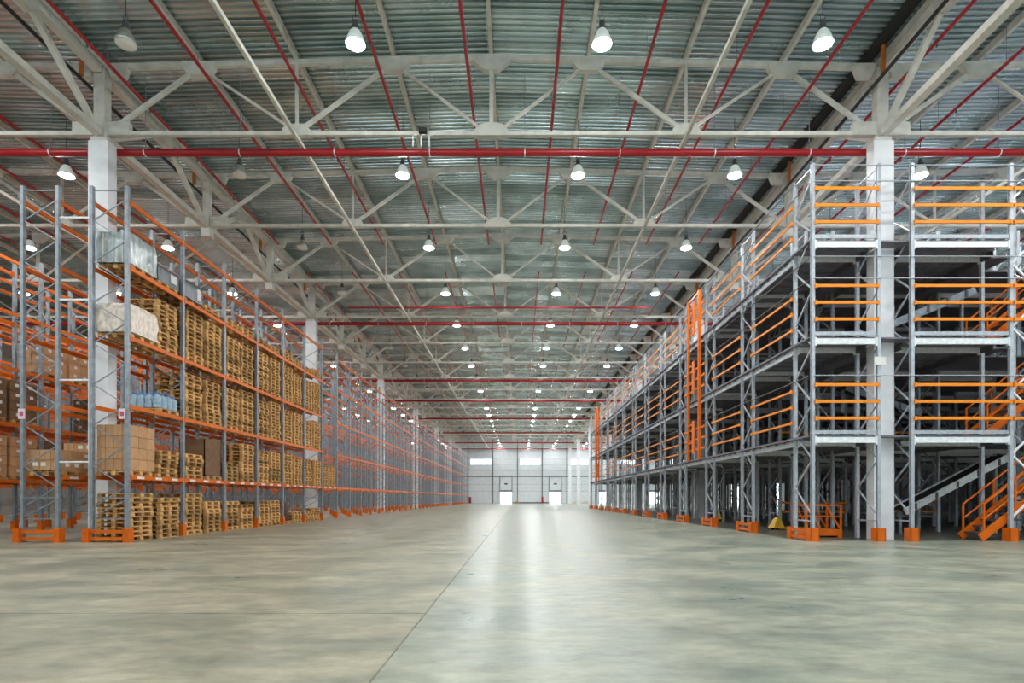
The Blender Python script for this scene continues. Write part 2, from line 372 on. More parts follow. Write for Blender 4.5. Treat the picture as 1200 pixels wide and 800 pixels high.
# ------------------------------------------------------------------ roof trusses
def truss_members():
    out = []; b0 = ZB; pt = lambda k: ZT + .02 + RISE * (1 - abs(k) / 4)
    for s_ in (-1, 1): out.append(('top_chord', 'bar', ((s_ * HALF - s_ * .18, 0, pt(4)), (0, 0, pt(0)), .13, .15)))
    out.append(('bottom_chord', 'bar', ((-HALF + .2, 0, b0), (HALF - .2, 0, b0), .14, .12)))
    for s_ in (-1, 1):
        for a, za, c, zc, w in ((3.93, b0 + .08, 3, pt(3) - .08, .13), (3, pt(3) - .08, 2, b0 + .06, .075), (2, b0 + .06, 1, pt(1) - .08, .12), (1, pt(1) - .08, 0.06, b0 + .06, .075)):
            out.append(('diagonal', 'bar', ((s_ * a * PN, 0, za), (s_ * c * PN, 0, zc), .08, w)))
        out.append(('vertical', 'bar', ((s_ * 2 * PN, 0, b0), (s_ * 2 * PN, 0, pt(2)), .08, .09)))
    out.append(('vertical', 'bar', ((0, 0, b0), (0, 0, pt(0)), .12, .12)))
    for s_ in (-1, 1):
        for k in (1, 3): c, z = s_ * k * PN, pt(k); out.append(('gusset', 'poly', [(c - .5, z + .06), (c + .5, z + .06), (c + .5, z - .12), (c + .3, z - .36), (c - .3, z - .36), (c - .5, z - .12)]))
        c = s_ * 2 * PN; out.append(('gusset', 'poly', [(c - .42, b0 - .07), (c + .42, b0 - .07), (c + .42, b0 + .12), (c + .28, b0 + .27), (c - .28, b0 + .27), (c - .42, b0 + .12)]))
        c = s_ * (HALF - .52); out.append(('gusset', 'poly', [(c - .36, b0 - .07), (c + .36, b0 - .07), (c + .36, b0 + .34), (c - .36, b0 + .34)]))
        out.append(('gusset', 'poly', [(c - .36, pt(4) + .08), (c + .36, pt(4) + .08), (c + .2, pt(4) - .34), (c - .2, pt(4) - .34)]))
    z = pt(0); out.append(('gusset', 'poly', [(-.62, z + .06), (.62, z + .06), (.6, z - .10), (.22, z - .42), (-.22, z - .42), (-.6, z - .10)]))
    out.append(('gusset', 'poly', [(-.55, b0 - .08), (.55, b0 - .08), (.52, b0 + .10), (.36, b0 + .26), (.14, b0 + .32), (-.14, b0 + .32), (-.36, b0 + .26), (-.52, b0 + .10)]))
    return out
TM = []
allm = MB()
for nm, kd, a in truss_members():
    mb = MB()
    for b_ in (mb, allm):
        if kd == 'bar': b_.bar(*a)
        else: b_.poly(a, 'y', .19)
    TM.append((nm, mb.mesh(nm, 'truss')))
T_ALL = allm.mesh('roof_truss', 'truss')
for sp_, where in ((0, 'spanning the central aisle'), (-1, 'over the left racks'), (1, 'over the right mezzanine')):
    for i, y in enumerate(TRUSS_Y):
        lab = 'pale grey steel roof truss %s, %s from the camera' % (where, ORD[i])
        if i < (8 if sp_ == 0 else 3):
            t = thing('roof_truss', lab, 'roof truss', (XC + sp_ * SPAN, y, 0), 'roof trusses')
            for nm, me in TM: obj(nm, me, t)
        else:
            tag(obj('roof_truss', T_ALL, None, (XC + sp_ * SPAN, y, 0)), lab, 'roof truss', 'roof trusses')
# lattice girders along the column lines
def girder_members():
    zt, zb = ZT - .16, ZB - .06; o = []
    o.append(('top_chord', ((0, .21, zt), (0, 17.79, zt), .26, .22)))
    o.append(('bottom_chord', ((0, .21, zb), (0, 17.79, zb), .24, .20)))
    for a in (0, 6, 12):
        o.append(('diagonal', ((0, a + .32, zb + .14), (0, a + 2.85, zt - .05), .20, .22)))
        o.append(('diagonal', ((0, a + 3.15, zt - .05), (0, a + 5.68, zb + .14), .16, .14)))
    for a in (6, 12):
        o.append(('vertical', ((0, a, zb - .1), (0, a, zt + .2), .26, .26)))
        o.append(('node_block', ((0, a, zb - .45), (0, a, zb - .05), .36, .36)))
    return o
GM = []; allg = MB()
for nm, a in girder_members():
    GM.append((nm, MB().bar(*a).mesh(nm, 'truss'))); allg.bar(*a)
for c in (3, 9, 15):
    pl = [(c - .6, ZT - .06), (c + .6, ZT - .06), (c + .35, ZT - .5), (c - .35, ZT - .5)]
    GM.append(('gusset', MB().poly(pl, 'x', .30).mesh('gusset', 'truss'))); allg.poly(pl, 'x', .30)
G_ALL = allg.mesh('lattice_girder', 'truss')
for xx, where in ((XL, 'above the left columns'), (XR, 'above the right columns')):
    for k in range(-1, 6):
        lab = 'pale grey lattice girder %s, %s from the camera' % (where, ORD[k + 1])
        if k < 2:
            t = thing('lattice_girder', lab, 'girder', (xx, COL_Y + 18 * k, 0), 'lattice girders')
            for nm, me in GM: obj(nm, me, t)
        else: tag(obj('lattice_girder', G_ALL, None, (xx, COL_Y + 18 * k, 0)), lab, 'girder', 'lattice girders')

# ------------------------------------------------------------------ sprinkler pipes, drains
MAINS = [18.25, 36.2, 53.8, 65.0, 79.6, 97.0, 114.5, 129.0]
pm = MB().tube((WALL_L + .3, 0, 0), (WALL_R - .3, 0, 0), .112, 12).mesh('pipe', 'red')
hg = MB().tube((0, 0, .1), (0, 0, 2.5), .012, 5).mesh('hanger', 'steel')
cl = MB().tube((-.015, 0, 0), (.015, 0, 0), .122, 12).mesh('clamp', 'pale_steel')
for i, y in enumerate(MAINS):
    t = thing('sprinkler_main', 'thick red sprinkler main across the hall, %s from the camera' % ORD[i], 'pipe', (0, y, 12.36), 'red sprinkler mains')
    obj('pipe', pm, t)
    if i < 3:
        for k in range(-5, 6):
            xx = XC + 1.05 + k * PN
            obj('clamp', cl, t, (xx, 0, 0)); obj('hanger', hg, t, (xx, 0, 0))
tag(obj('thin_sprinkler_pipe', MB().tube((-10.3, 0, 0), (7.9, 0, 0), .055, 8).mesh('thin_sprinkler_pipe', 'red'), None, (0, 34.4, 12.78)), 'thin red cross pipe just in front of the second sprinkler main', 'pipe')
BX = [-1.5 + 2.62 * k for k in range(-10, 13)]
BSEG = [(6.5, 28.4), (32.0, 47.6), (52.0, 66), (68, 96), (98, 128)]
bx_sorted = [x_ for x_ in BX if WALL_L + 1 < x_ < WALL_R - 1]
SEGN = ['nearest length', 'second length', 'third length', 'fourth length', 'farthest length']
for j, (a, c) in enumerate(BSEG):
    me = MB().tube((0, a, 0), (0, c, 0), .052, 8).mesh('pipe', 'red')
    hd_ = MB()
    yy = a + 1.2
    while yy < c: hd_.lathe([(.0, -.14), (.03, -.13), (.02, -.05), (.02, 0)], 6, 0, (0, yy, 0)); yy += 2.7
    hdm = hd_.mesh('sprinkler_heads', 'dark')
    one = MB().lathe([(.0, -.15), (.035, -.14), (.022, -.05), (.022, 0)], 6).mesh('sprinkler_head', 'dark')
    rod = MB().tube((0, 0, .04), (0, 0, ZT - 13.95 + .3), .009, 5).mesh('hanger', 'steel')
    for n, xx in enumerate(bx_sorted):
        side = 'left' if xx < XC else 'right'; rank = sum(1 for q in bx_sorted if (q < XC) == (xx < XC) and abs(q - XC) < abs(xx - XC))
        t = thing('sprinkler_branch', 'thin red sprinkler pipe under roof, %s, %s %s of the ridge' % (SEGN[j], ORD[rank], side), 'pipe', (xx, 0, 13.95), 'thin red sprinkler branches')
        obj('pipe', me, t)
        if j == 0 and -12 < xx < 16:
            yy = a + 1.2
            while yy < c: obj('sprinkler_head', one, t, (0, yy, 0)); obj('hanger', rod, t, (0, yy + .8, 0)); yy += 2.7
for xx, side in ((-13.32, 'left'), (10.98, 'right')):
    t = thing('roof_drain', 'black drain pipe with orange downpipes along the %s column line' % side, 'pipe', (xx, 0, 0), 'roof drains')
    obj('drain_pipe', MB().tube((0, 7, 14.08), (0, 130, 13.7), .055, 8).mesh('drain_pipe', 'black'), t)
    dm = MB().tube((0, 0, 14.1), (0, 0, ZT + .42), .07, 8).mesh('downpipe', 'drain')
    for y in TRUSS_Y[:10]: obj('downpipe', dm, t, (.06, y - .55, 0))
# small control box on the first truss
t = thing('control_box', 'small dark control box with white clips on the first truss chord', 'control box', (-2.98, COL_Y - .15, ZB + .02))
obj('box_body', MB().box(0, 0, 0, .24, .12, .14).mesh('box_body', 'rubber'), t)
for k in range(3): obj('clip', MB().bb(-.32 + k * .25, -.28 + k * .25, -.02, .02, -.5, -.12).bb(-.32 + k * .25, -.2 + k * .25, -.02, .02, -.16, -.12).mesh('clip', 'paper'), t)

# ------------------------------------------------------------------ high-bay lamps
LZ = 13.0
def lamp_parts():
    hous = MB().lathe([(0, .62), (.05, .62), (.075, .56), (.075, .44), (.11, .42), (.11, .34), (0.04, .33)], 12)
    for s_ in (-1, 1): hous.bar((s_ * .06, 0, .62), (s_ * .06, 0, .76), .015)
    hous.bar((-.06, 0, .76), (.06, 0, .76), .015)
    shade = MB().lathe([(.11, .36), (.16, .28), (.215, .14), (.25, 0), (.245, 0), (.20, .15), (.10, .34)], 16)
    diff = MB().lathe([(.243, .012), (.19, -.03), (.10, -.055), (0.001, -.062)], 16)
    return hous, shade, diff
h_, s_m, d_ = lamp_parts()
HM, SM = h_.mesh('lamp_housing', 'dark'), s_m.mesh('lamp_shade', 'shade')
DM_L, DM_U = d_.mesh('lamp_glass', 'lit'), d_.mesh('lamp_glass', 'unlit')
def joined(lit, top):
    j = MB()
    for k, src in enumerate(lamp_parts()):
        o = len(j.v); j.v += src.v
        for f in src.f: j.f.append(tuple(o + i for i in f)); j.mi.append(k); j.sm.append(True)
    j.bar((0, 0, .7), (0, 0, top), .016, .016, 0)
    return j.mesh('high_bay_lamp', 'dark', 'lit_shade' if lit else 'shade', 'lit' if lit else 'unlit')
SM_L = s_m.mesh('lamp_shade', 'lit_shade')
LROWS = [(-28.4, 'far left row'), (-22.95, 'second row from the left wall'), (-16.45, 'row above the left back racks'), (-10.15, 'row above the front left rack'), (-4.22, 'row left of the aisle centre'), (2.15, 'row right of the aisle centre'), (7.85, 'row beside the right mezzanine'), (14.6, 'row over the right mezzanine'), (20.6, 'second row over the mezzanine'), (26.6, 'far right row')]
CORD = {}
for xx, rn in LROWS:
    lit = abs(xx + 10.15) > .1
    at_purlin = any(abs(xx - (XC + q * PN)) < .15 for q in range(-12, 13))
    ctop = roof_z(xx) - LZ - .01 - (.24 if at_purlin else 0)
    JM = joined(lit, ctop)
    for k in range(-4, 20):
        y = 14.7 + 6 * k
        if y > YEND - 2: continue
        if k < 0 and not lit: continue
        st = 'lit' if lit else 'unlit'
        lab = '%s bell-shaped hanging lamp, %s, %s %s camera' % (st, rn, ORD[k] if k >= 0 else ORD[-k - 1], 'ahead of' if k >= 0 else 'behind')
        if 0 <= k < 4:
            t = thing('high_bay_lamp', lab, 'lamp', (xx, y, LZ), 'high-bay lamps')
            obj('lamp_housing', HM, t); obj('lamp_shade', SM_L if lit else SM, t); obj('lamp_glass', DM_L if lit else DM_U, t)
            obj('cord', MB().bar((0, 0, .7), (0, 0, ctop), .016).mesh('cord', 'black'), t)
        else:
            tag(obj('high_bay_lamp', JM, None, (xx, y, LZ)), lab, 'lamp', 'high-bay lamps')
# ------------------------------------------------------------------ pallet racks on the left
BAY = 2.74; RY = 16.68; NB = 40
LV = [1.90, 3.975, 6.0, 8.05, 9.98]; PT = 10.42; PW = .10
def post_mesh(): return MB().chan((0, 0, 0.02), (0, 0, PT), PW, .11, .02, 0, (0, 1, 0)).mesh('post', 'steel')
POST = post_mesh()
FD = 1.03
zz = [1.02 + .6 * i for i in range(16)]
BR = []
for i in range(len(zz) - 1):
    a = -FD / 2 + .03 if i % 2 == 0 else FD / 2 - .03
    BR.append(((a, 0, zz[i]), (-a, 0, zz[i + 1])))
BR.append(((-FD / 2, 0, PT - .12), (FD / 2, 0, PT - .12))); BR.append(((-FD / 2, 0, 1.30), (FD / 2, 0, 1.30))); BR.append(((-FD / 2, 0, .68), (FD / 2, 0, .68)))
BR.append(((-FD / 2 + .03, 0, .75), (FD / 2 - .03, 0, 1.24)))
BRM = [MB().bar(p, q, .028, .028).mesh('brace', 'steel') for p, q in BR]
FOOT = MB().box(0, 0, .008, .16, .18, .016).mesh('foot_plate', 'steel')
PROT = MB().bb(-.09, .09, -.09, -.075, 0.01, .40).bb(.075, .09, -.09, .09, 0.01, .40).bb(-.09, -.075, -.09, .09, 0.01, .40).mesh('post_protector', 'orange')
fa = MB()
for s_ in (-1, 1):
    fa.chan((s_ * FD / 2, 0, .02), (s_ * FD / 2, 0, PT), PW, .11, .02, 0, (0, 1, 0))
for p, q in BR: fa.bar(p, q, .032, .032)
F_ALL = fa.mesh('upright_frame', 'steel')
def beam_mesh(length):
    h = length / 2
    b = MB().bar((0, -h, 0), (0, h, 0), .05, .12)
    for s_ in (-1, 1): b.bb(-.056, .03, s_ * h - (0 if s_ < 0 else .06), s_ * h + (.06 if s_ < 0 else 0), -.12, .09)
    return b.mesh('beam', 'orange')
BEAM = beam_mesh(BAY - PW + .02)
BEAM_F = beam_mesh(BAY - PW + .02)
STRIP = MB().bb(.026, .030, -.16, .16, -.035, .035).mesh('shelf_label', 'paper')
gd = MB()
for z in (.10, .31): gd.bar((-.56, 0, z), (.56, 0, z), .05, .10)
for s_ in (-1, 1): gd.bb(s_ * .66 - .10, s_ * .66 + .10, -.10, .10, 0, .42)
for s_ in (-1, 1):
    for z in (.08, .21, .34): gd.bb(s_ * .66 - .105, s_ * .66 + .105, -.115, -.10, z - .03, z + .03)
def guard(parent, yo):
    r_ = obj('end_guard', None, parent, (0, yo, 0))
    rm = MB().bar((-.5, 0, 0), (.5, 0, 0), .05, .10).mesh('guard_rail', 'orange')
    for z in (.10, .31): obj('guard_rail', rm, r_, (0, 0, z))
    em = MB().bb(-.09, .09, -.12, .12, 0, .40).bb(-.10, .10, -.132, -.12, .06, .12).bb(-.10, .10, -.132, -.12, .27, .33).mesh('guard_block', 'orange')
    for s_ in (-1, 1): obj('guard_block', em, r_, (s_ * .585, 0, 0))
def sign_plate(parent, loc):
    p_ = obj('sign_plate', MB().box(0, 0, 0, .20, .012, .30).mesh('sign_plate', 'pink'), parent, loc)
    obj('sign_print', MB().poly([(-.05, -.07), (.05, -.07), (.06, 0), (.05, .07), (-.05, .07), (-.06, 0)], 'y', .004).mesh('sign_print', 'pinkmark'), p_, (0, -.009, 0))
    tag(p_, 'pale pink sign plate')

def rack_run(xf, xb, b0, b1, label, detail_frames, detail_beams, first, skip_upper=(), facing=1, last_frame=True, near=False):
    """a run of bays b0..b1-1, aisle face at xf, rear face at xb"""
    xm = (xf + xb) / 2; y0 = RY + BAY * b0
    t = thing('pallet_rack', label, 'pallet rack', (xm, y0, 0), 'orange and grey pallet racks')
    n = b1 - b0
    for k in range(0 if first else 1, n + 1):
        yo = BAY * k
        if b0 + k < detail_frames:
            fr = obj('upright_frame', None, t, (0, yo, 0))
            for s_ in (-1, 1):
                obj('post', POST, fr, (s_ * FD / 2, 0, 0)); obj('foot_plate', FOOT, fr, (s_ * FD / 2, 0, 0))
                if b0 + k > 0 or not first: obj('post_protector', PROT, fr, (s_ * FD / 2, 0, 0))
            for bm in BRM: obj('brace', bm, fr)
        else:
            fr = obj('upright_frame', F_ALL, t, (0, yo, 0))
            if b0 + k < 24 or True:
                for s_ in (-1, 1): obj('post_protector', PROT, fr, (s_ * FD / 2, 0, 0))
    fx = FD / 2 + .03
    for li, z in enumerate(LV):
        for s_ in (-1, 1):
            k = 0
            while k < n:
                if (b0 + k) in skip_upper and li > 0: k += 1; continue
                if b0 + k < detail_beams:
                    bo = obj('beam', BEAM, t, (s_ * fx, BAY * (k + .5), z), rz=0 if s_ > 0 else math.pi)
                    if li == 0 and near:
                        for q in (-.85, 0, .85): obj('shelf_label', STRIP, bo, (0, q, 0))
                    k += 1
                else:
                    # far away: one continuous line of beams to the end of the run
                    yA, yB = BAY * k + .06, BAY * n - .06
                    bb_ = MB().bar((0, yA, 0), (0, yB, 0), .05, .12)
                    for q in range(k, n + 1): bb_.bb(-.056, .03, BAY * q - .06, BAY * q + .06, -.12, .09)
                    o = obj('beam', bb_.mesh('beam', 'orange'), t, (s_ * fx, 0, z)); break
    if first: guard(t, -.06)
    return t
racks = {}
RX = {'A': (-11.475, -12.505), 'B': (-13.50, -14.53), 'C': (-18.6, -19.63), 'D': (-20.6, -21.63), 'E': (-25.7, -26.73), 'F': (-27.7, -28.73)}
RN = {'A': 'row beside the aisle', 'B': 'row behind the white columns', 'C': 'third row from the aisle', 'D': 'fourth row from the aisle', 'E': 'fifth row from the aisle', 'F': 'sixth row from the aisle'}
for r, (xf, xb) in RX.items():
    df = {'A': 11, 'B': 8, 'C': 5}.get(r, 0); db = {'A': 24, 'B': 16, 'C': 12, 'D': 8}.get(r, 0)
    racks[r] = rack_run(xf, xb, 0, 7, 'orange and grey pallet rack, nearest run, ' + RN[r], df, db, True, skip_upper=(6,), near=(r in 'AB'))
    rack_run(xf, xb, 7, 23, 'orange and grey pallet rack, middle run, ' + RN[r], df, db, False)
    rack_run(xf, xb, 23, 40, 'orange and grey pallet rack, farthest run, ' + RN[r], df, db, False)
spc = MB().bar((-.5 - .0, 0, 0), (.47, 0, 0), .05, .05).mesh('spacer', 'pale_steel')
for k in (0, 1, 2, 3, 4, 5):
    for z in (2.35, 4.75, 7.1, 9.5): obj('spacer', spc, racks['A'], (-1.0, BAY * k, z))
sign_plate(racks['A'], (FD / 2 - .1, -.075, 3.75)); sign_plate(racks['B'], (-FD / 2 + .02, -.075, 3.75))
tag(racks['A'], 'orange and grey pallet rack, nearest run beside the aisle, full of pallet stacks')
tag(racks['B'], 'orange and grey pallet rack, nearest run behind the columns, holding labelled cartons')

# ------------------------------------------------------------------ pallets
PXW, PYW, PH = .98, 1.02, .144
def pal_members():
    o = []
    for i in range(5): o.append(('deck_board', (-PXW / 2 + .065 + i * (PXW - .13) / 4, 0, PH - .011, .13 if i % 2 == 0 else .10, PYW, .022)))
    for j in (-1, 0, 1): o.append(('stringer_board', (0, j * (PYW / 2 - .07), PH - .033, PXW, .135, .022)))
    for i in (-1, 0, 1):
        for j in (-1, 0, 1): o.append(('block', (i * (PXW / 2 - .055), j * (PYW / 2 - .07), .061, .13, .15, .078)))
    for i in (-1, 0, 1): o.append(('bottom_board', (i * (PXW / 2 - .055), 0, .011, .11, PYW, .022)))
    return o
PM = []; pa = MB()
for nm, a in pal_members(): PM.append((nm, MB().box(*a).mesh(nm, 'wood'))); pa.box(*a)
PAL = pa.mesh('wooden_pallet', 'wood')
LEVN = ['on the floor', 'on the lowest shelf', 'on the second shelf', 'on the third shelf', 'on the fourth shelf']
BAYN = ['nearest bay', 'second bay', 'third bay', 'fourth bay', 'fifth bay', 'sixth bay', 'seventh bay']
n_ind = [0]; stuff = MB()
def shelf_z(l): return 0.0 if l == 0 else LV[l - 1] + .062
def slot_y(bay, slot): return RY + BAY * bay + .72 + slot * 1.30
def pallet(x, y, z, rz, label, parts, group):
    if parts:
        t = tag(obj('wooden_pallet', None, None, (x, y, z), rz), label, 'pallet', group)
        for nm, me in PM: obj(nm, me, t)
    else: t = tag(obj('wooden_pallet', PAL, None, (x, y, z), rz), label, 'pallet', group)
    n_ind[0] += 1
    return t
def pallet_stack(bay, slot, lev, n, rack='A'):
    xm = (RX[rack][0] + RX[rack][1]) / 2
    yb_, zb_ = slot_y(bay, slot), shelf_z(lev)
    dx0, dy0 = random.uniform(-.03, .03), random.uniform(-.03, .03)
    for i in range(n):
        x, y, rz = xm + dx0 + random.uniform(-.025, .025), yb_ + dy0 + random.uniform(-.025, .025), random.uniform(-.018, .018)
        z = zb_ + i * (PH + .001)
        near = bay <= 2 or (bay == 3 and (lev <= 1)) or (bay == 3 and slot == 0)
        if rack != 'A': near = True
        if near and n_ind[0] < 310:
            lab = 'wooden pallet, %s from bottom, %s, %s %s stack%s' % (ORD[i], LEVN[lev], BAYN[bay], ['nearer', 'farther'][slot], '' if rack == 'A' else ', behind columns')
            pallet(x, y, z, rz, lab, bay == 0 and rack == 'A', 'wooden pallets stacked in the left rack')
        else:
            c_, s_ = math.cos(rz), math.sin(rz); o = len(stuff.v)
            stuff.v += [(x + c_ * a - s_ * b_, y + s_ * a + c_ * b_, z + d) for a, b_, d in pa.v]
            for f in pa.f: stuff.f.append(tuple(o + q for q in f)); stuff.mi.append(0); stuff.sm.append(False)
floor_stacks = {0: (10, 9), 1: (10, 8), 2: (8, 7), 3: (8, 8), 4: (1, 4), 5: (4, 5)}
low = {0: (1, 6), 1: (6, 1), 2: (5, 11), 3: (10, 10), 4: (11, 10), 5: (10, 10), 6: (8, 9)}
second = {0: (0, 1), 1: (11, 11), 2: (11, 12), 3: (11, 12), 4: (11, 11), 5: (10, 11)}
third = {0: (1, 11), 1: (12, 12), 2: (11, 12), 3: (12, 12), 4: (12, 11), 5: (11, 12)}
fourth = {0: (1, 1), 1: (1, 2), 2: (2, 3), 3: (2, 2), 4: (3, 2), 5: (2, 3)}
order = []
for lev, tab in enumerate((floor_stacks, low, second, third, fourth)):
    for bay, (a, c) in tab.items():
        for s_, n in ((0, a), (1, c)):
            if n: order.append((bay, s_, lev, n))
order.sort()
for bay, s_, lev, n in order: pallet_stack(bay, s_, lev, n)
if stuff.f:
    tag(obj('pallet_stacks', stuff.mesh('pallet_stacks', 'wood')), 'farther stacks of wooden pallets in the nearest left rack run', 'pallets', None, 'stuff')

# ------------------------------------------------------------------ cartons and other loads
def carton_mesh(sx, sy, sz, mk):
    return MB().box(0, 0, sz / 2, sx - .014, sy - .014, sz - .010).mesh('carton', mk)
def carton_pile(xm, ym, zb_, nx, ny, nz, sx, sy, sz, mk, where, grp, labels=False, fill=True):
    me = carton_mesh(sx, sy, sz, mk)
    tp = MB().box(0, 0, 0, .045, .002, sz * .96).mesh('tape', 'tape')
    lb = MB().box(0, 0, 0, min(.15, sx * .5), .002, .11).mesh('shipping_label', 'paper')
    lbs = MB().box(0, 0, 0, .002, .15, .11).mesh('shipping_label', 'paper')
    rown = ['bottom row', 'second row', 'third row', 'fourth row', 'fifth row', 'sixth row']
    for k in range(nz):
        for j in range(ny):
            for i in range(nx):
                if 0 < i < nx - 1 and 0 < j < ny - 1 and 0 < k < nz - 1: continue
                if k == nz - 1 and not fill and random.random() < .35: continue
                x = xm + (i - (nx - 1) / 2) * sx + random.uniform(-.003, .003); y = ym + (j - (ny - 1) / 2) * sy + random.uniform(-.003, .003)
                dep = ['front', 'second', 'third', 'fourth'][j]
                o = tag(obj('carton', me, None, (x, y, zb_ + k * sz), random.uniform(-.006, .006)),
                        '%s, %s, %s column, %s layer' % (where, rown[k], ORD[i], dep), 'carton', grp)
                if j == 0:
                    obj('tape', tp, o, (0, -sy / 2 + .002, sz / 2))
                    if labels and random.random() < .75: obj('shipping_label', lb, o, (random.uniform(-.05, .05), -sy / 2, sz * .6))
                if i == nx - 1 and labels and random.random() < .75: obj('shipping_label', lbs, o, (sx / 2 - .002, random.uniform(-.04, .04), sz * .55))
def xm_of(r): return (RX[r][0] + RX[r][1]) / 2
def low_pallet(r, bay, slot, lev, lab):
    return pallet(xm_of(r), slot_y(bay, slot), shelf_z(lev), 0, lab, True, 'wooden pallets under loads')
zc = shelf_z(1) + PH + .001
carton_pile(xm_of('A'), slot_y(0, 0), zc, 4, 3, 4, .25, .38, .34, 'carton', 'brown carton on lowest shelf of aisle rack', 'cartons on the aisle rack')
for (r, bay, slot) in (('B', 0, 0), ('B', 0, 1), ('B', 1, 0)):
    low_pallet(r, bay, slot, 1, 'wooden pallet under labelled cartons behind columns, %s bay, %s slot' % (ORD[bay], ['near', 'far'][slot]))
    carton_pile(xm_of(r), slot_y(bay, slot), zc, 3, 3, 2 if slot == 0 else 3, .33, .38, .31, 'carton', 'labelled carton behind columns, %s bay %s' % (ORD[bay], ['near pile', 'far pile'][slot]), 'labelled cartons behind the columns', True)
for (bay, lev, nz, mk) in ((1, 1, 4, 'carton'), (1, 2, 4, 'brown'), (2, 1, 4, 'brown'), (2, 3, 3, 'carton'), (3, 2, 4, 'brown')):
    for slot in (0, 1):
        low_pallet('C', bay, slot, lev, 'wooden pallet under cartons in third row, %s bay, %s, %s slot' % (ORD[bay], LEVN[lev], ['near', 'far'][slot]))
        carton_pile(xm_of('C'), slot_y(bay, slot), shelf_z(lev) + PH + .001, 2, 2, nz, .49, .57, .36, mk, 'carton, third rack row, %s bay, %s %s' % (ORD[bay], LEVN[lev][7:], ['near', 'far'][slot]), 'cartons in the third rack row', True)
# large cardboard bins
def bin_(bay, slot, lev, h, lab, mk='brown'):
    t = thing('cardboard_bin', lab, 'cardboard bin', (xm_of('A'), slot_y(bay, slot), shelf_z(lev) + PH + .001), 'cardboard bins')
    w, d, th = .94, 1.14, .03; b = MB()
    b.bb(-w / 2, w / 2, -d / 2, -d / 2 + th, 0, h).bb(-w / 2, w / 2, d / 2 - th, d / 2, 0, h).bb(-w / 2, -w / 2 + th, -d / 2, d / 2, 0, h).bb(w / 2 - th, w / 2, -d / 2, d / 2, 0, h).bb(-w / 2, w / 2, -d / 2, d / 2, 0, .03)
    obj('bin_body', b.mesh('bin_body', mk), t)
    for s_ in (-1, 1): obj('flap', MB().bar((s_ * w / 2 - s_ * .02, -d / 2, h), (s_ * w / 2 - s_ * .02, d / 2, h + .01), .03, .05).mesh('flap', mk), t)
bin_(1, 1, 1, 1.35, 'big dark brown cardboard bin on lowest shelf, second bay of aisle rack')
# stretch-wrapped loads
def wrapped(bay, slot, lev, w, d, h, lab, mk, amp, dy=0, bulge=0.):
    t = thing('wrapped_load', lab, 'wrapped load', (xm_of('A'), slot_y(bay, slot) + dy, shelf_z(lev) + PH + .001), 'stretch-wrapped loads')
    nx, ny, nz = 10, 12, 9; b = MB(); rnd = random.Random(bay * 7 + lev)
    def face(o, u, v, n1_, n2_):
        vs = []; fs = []
        for i in range(n1_ + 1):
            for j in range(n2_ + 1):
                p = Vector(o) + Vector(u) * (i / n1_) + Vector(v) * (j / n2_)
                c = Vector((p.x, p.y, p.z - h / 2)); q = p.z / h
                wob = amp * (math.sin(p.x * 17 + p.z * 9 + bay) + math.sin(p.y * 13 - p.z * 15) + .6 * math.sin(p.z * 31 + p.y * 5))
                p = Vector((p.x * (1 + bulge * math.sin(q * math.pi)) + wob * p.x, p.y * (1 + wob + bulge * math.sin(q * math.pi)), p.z + (wob * .5 if q > .9 else 0)))
                r_ = 1 - .06 * max(0, q - .85) / .15
                vs.append((p.x * r_, p.y * r_, max(0, p.z)))
        for i in range(n1_):
            for j in range(n2_): a = i * (n2_ + 1) + j; fs.append((a, a + n2_ + 1, a + n2_ + 2, a + 1))
        b.add(vs, fs, 0, True)
    X, Y = w / 2, d / 2
    face((-X, -Y, 0), (w, 0, 0), (0, 0, h), nx, nz); face((X, -Y, 0), (0, d, 0), (0, 0, h), ny, nz)
    face((X, Y, 0), (-w, 0, 0), (0, 0, h), nx, nz); face((-X, Y, 0), (0, -d, 0), (0, 0, h), ny, nz)
    face((-X, -Y, h), (w, 0, 0), (0, d, 0), nx, ny)
    obj('wrapped_body', b.mesh('wrapped_body', mk), t)
    return t
t = wrapped(0, 0, 4, .98, 1.26, .92, 'grey stretch-wrapped load on the fourth shelf, nearest bay', 'film_grey', .006, .05)
for s_ in (-.28, .02, .30): obj('wrap_edge', MB().bb(s_ - .012, s_ + .012, -.655, -.63, .02, .86).mesh('wrap_edge', 'film_white'), t)
t = wrapped(0, 0, 3, 1.06, 1.24, .86, 'milky white stretch-wrapped load on the third shelf, nearest bay', 'film_white', .012, .02, .03)
t = wrapped(0, 1, 4, .98, 1.1, .52, 'low black-wrapped load on the fourth shelf, nearest bay', 'film_dark', .006)
obj('shipping_label', MB().bb(.487, .505, .1, .4, .15, .42).mesh('shipping_label', 'paper'), t)
t = wrapped(1, 0, 4, .98, 1.1, .62, 'black-wrapped load on the fourth shelf, second bay', 'film_dark', .006)
obj('shipping_label', MB().bb(.487, .505, .2, .4, .1, .5).mesh('shipping_label', 'paper'), t)
